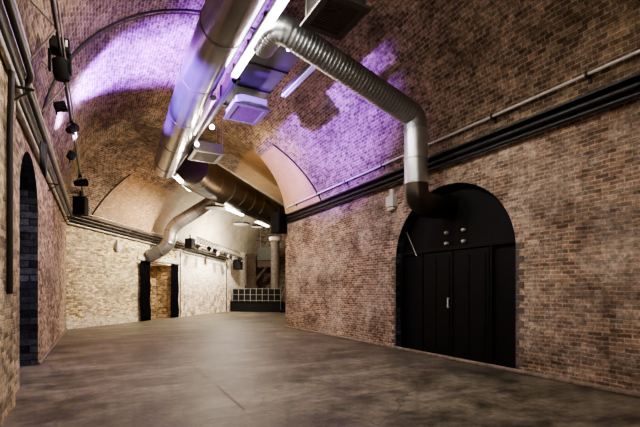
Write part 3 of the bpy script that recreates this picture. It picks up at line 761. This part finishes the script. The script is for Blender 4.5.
bm = bmesh.new(); cyl(bm, P2(15.6, 3.05, .72), P2(15.6, 3.05, 5.35), .33, 28); link('shaft', bm, M['paleduct'], cl, True)
bm = bmesh.new(); sweep(bm, [P2(15.6, 3.05, z) for z in (5.35, 5.38, 5.6, 5.64)], [.36, .46, .46, .40], 28); link('capital', bm, M['lampwhite'], cl, True)
bc = thing('brown_steel_column', 'dark brown riveted steel column with a diagonal brace on the stage', 'column', P2(16.8, .75, .72))
bm = bmesh.new(); fbox(bm, 16.5, 17.1, .25, 1.05, .72, 4.4, .02); fbox(bm, 16.4, 17.2, .15, 1.25, 1.75, 1.95); fbox(bm, 16.4, 17.2, .2, 1.2, 4.3, 4.5); link('shaft', bm, M['brownsteel'], bc)
bm = bmesh.new()
for s in (.32, .98):
    for k in range(14): cyl(bm, P2(16.49, s, 1.1 + k * .23), P2(16.46, s, 1.1 + k * .23), .03, 6)
link('rivets', bm, M['brownsteel'], bc)
bm = bmesh.new(); cyl(bm, P2(16.7, .9, 2.3), P2(16.7, 2.1, 3.6), .16, 10); link('brace', bm, M['brownsteel'], bc, True)
ub_ = thing('hanging_grey_box', 'grey green box housing hung above the stage beside the pale column', 'box', P2(16.9, 1.9, 3.9))
bm = bmesh.new(); fbox(bm, 16.5, 17.4, 1.15, 2.75, 3.95, 5.0, .02); link('housing', bm, M['greybox'], ub_)
bm = bmesh.new(); fbox(bm, 16.46, 16.5, 1.2, 2.7, 3.4, 3.9, .01); link('brown_panel', bm, M['brownsteel'], ub_)
for s in (1.3, 2.6):
    bm = bmesh.new(); cyl(bm, P2(16.9, s, 5.0), P2(16.9, s, SPR + math.sqrt(RAD ** 2 - (s - RAD) ** 2)), .02, 6)
    link('hanging_rod', bm, M['pipe'], ub_, True)
# pipes at the right of the stage
run('standing_pipe', [P2(15.0, 4.45, 0), P2(15.0, 4.45, 4.4)], .07, M['paleduct'], 'pale pipe standing beside the stage next to the brick corner')
# narrow flight of steps at the stage's right end
sp_ = thing('stage_steps', 'dark steps with thin handrail at the right end of the stage', 'steps', P2(14.0, 4.4, 0))
bm = bmesh.new()
for k in range(3): fbox(bm, 13.5 + k * .28, 14.5, 4.2, 4.9, 0, .22 + k * .22)
link('treads', bm, M['matblack'], sp_)
bm = bmesh.new(); cyl(bm, P2(13.5, 4.25, 1.0), P2(14.4, 4.25, 1.7), .02, 8); cyl(bm, P2(13.55, 4.25, .2), P2(13.55, 4.25, 1.04), .018, 8); cyl(bm, P2(14.3, 4.25, .6), P2(14.3, 4.25, 1.64), .018, 8)
link('handrail', bm, M['rail'], sp_, True)

# ------------------------------------------------------------------ LIGHTS
def lamp(name, typ, loc, power, col, size=.3, aim=None, spot=None, blend=.5, sy=None):
    d = bpy.data.lights.new(name, typ); d.energy = power; d.color = col
    if typ == 'AREA':
        d.size = size
        if sy: d.shape = 'RECTANGLE'; d.size_y = sy
    else: d.shadow_soft_size = size
    if spot: d.spot_size = R(spot); d.spot_blend = blend
    o = bpy.data.objects.new(name, d); COL.objects.link(o); o.location = loc
    if aim is not None: o.rotation_euler = (Vector(aim) - Vector(loc)).to_track_quat('-Z', 'Y').to_euler()
    return o
warm = (1, .80, .56); neutral = (1, .88, .72); violet = (.42, .16, 1)
lamp('tube_wash', 'AREA', (2.79, 7.0, 6.42), 330, (1, .94, .86), .25, (2.79, 7.0, 0), sy=3.6)
lamp('near_fill', 'POINT', (2.4, 1.0, 4.4), 130, (1, .86, .70), .6)  # added fill with no fitting, lifts the sealed near tunnel
lamp('violet_wash', 'SPOT', (-.38, 12.35, 5.15), 15000, (.30, .08, 1), .06, (-.38 + .36, 12.40, 5.15 + .92), 64, .6)
lamp('violet_crown', 'SPOT', (-.38, 12.35, 5.15), 14000, (.33, .09, 1), .06, (2.6, 12.7, 8.6), 50, .6)
lamp('violet_hot', 'SPOT', (-.45, 12.2, 5.3), 2200, (.5, .35, 1), .06, (-.75, 12.3, 6.5), 74, .9)
lamp('violet_wash_right', 'SPOT', (-.46, 9.2, 5.22), 18000, (.32, .11, 1), .12, (5.7, 11.2, 8.0), 68, .8)
lamp('blue_duct_wash', 'SPOT', (-.45, 12.0, 5.5), 2600, (.14, .2, 1), .05, (2.1, 11.0, 6.75), 34, 1.0)
lamp('left_vault_fill', 'SPOT', (1.3, 5.6, 5.4), 1000, (1, .86, .66), .15, (-.2, 8.6, 7.0), 66, .8)  # unseen fill spot added to brighten the near left vault
lamp('bulb_wash', 'POINT', (2.9, 12.6, 6.0), 110, neutral, .1)
lamp('corner_wash', 'POINT', (3.6, 17.0, 5.2), 200, warm, .15)
lamp('far_wash', 'SPOT', P2(5.0, 3.5, 5.4), 2100, (1, .91, .74), .2, P2(4.0, 0, 2.2), 140, .8)
lamp('far_wash_deep', 'SPOT', P2(10.5, 3.2, 5.4), 2500, (1, .9, .76), .2, P2(10.5, 0, 3.0), 140, .8)
lamp('far_vault_wash', 'POINT', P2(10.6, 1.8, 4.6), 640, (1, .92, .8), .2)
lamp('opening_cool', 'POINT', (-1.75, 9.0, 1.4), 9, (.55, .55, 1), .1)
lamp('corner_tan_fill', 'POINT', P2(5.0, 5.9, 4.9), 260, (1, .74, .48), .3)  # added warm fill, no lamp here: lights the far vault's right side
lamp('recess_lamp', 'POINT', P2(5.8, -.45, 2.7), 9, warm, .08)
lamp('stage_wash', 'POINT', P2(15.2, 2.2, 5.9), 80, neutral, .15)
lamp('vault_tan_wash', 'SPOT', P2(3.0, 2.2, 4.8), 90, (1, .5, .2), .15, P2(4.5, .3, 6.6), 120, .8)
lamp('tan_right_fill', 'SPOT', (4.2, 14.2, 5.0), 560, (1, .74, .48), .3, (7.0, 14.9, 6.9), 80, .8)  # warm spot added without a fitting, brightens the right tan area
lamp('right_wall_wash', 'SPOT', (3.0, 13.0, 5.8), 900, neutral, .3, (7.1, 13.8, 2.2), 100, .9)
lamp('right_wall_near', 'SPOT', (3.6, 4.2, 5.6), 90, neutral, .4, (7.1, 4.6, 2.4), 110, .9)
lamp('left_wall_wash', 'SPOT', (1.6, 11.0, 5.8), 380, (1, .82, .72), .2, (XL, 12.5, 2.0), 120, .9)
lamp('left_near_wash', 'SPOT', (1.8, 4.0, 5.8), 420, (1, .86, .68), .2, (-1.1, 6.5, 3.4), 100, .9)

wd = bpy.data.worlds.new('world'); SC.world = wd; wd.use_nodes = True
wd.node_tree.nodes['Background'].inputs[0].default_value = (.9, .8, .7, 1); wd.node_tree.nodes['Background'].inputs[1].default_value = .02

cam = bpy.data.cameras.new('camera'); co = bpy.data.objects.new('camera', cam); COL.objects.link(co)
cam.sensor_width = 36; cam.lens = 22.5; cam.shift_y = (290 - 213.5) / 640; cam.clip_start = .05; cam.clip_end = 200
co.location = (0, 0, 1.6); co.rotation_euler = (R(90), 0, R(-29.04)); SC.camera = co
SC.view_settings.view_transform = 'AgX'; SC.view_settings.look = 'AgX - Medium High Contrast'; SC.view_settings.exposure = 0.0
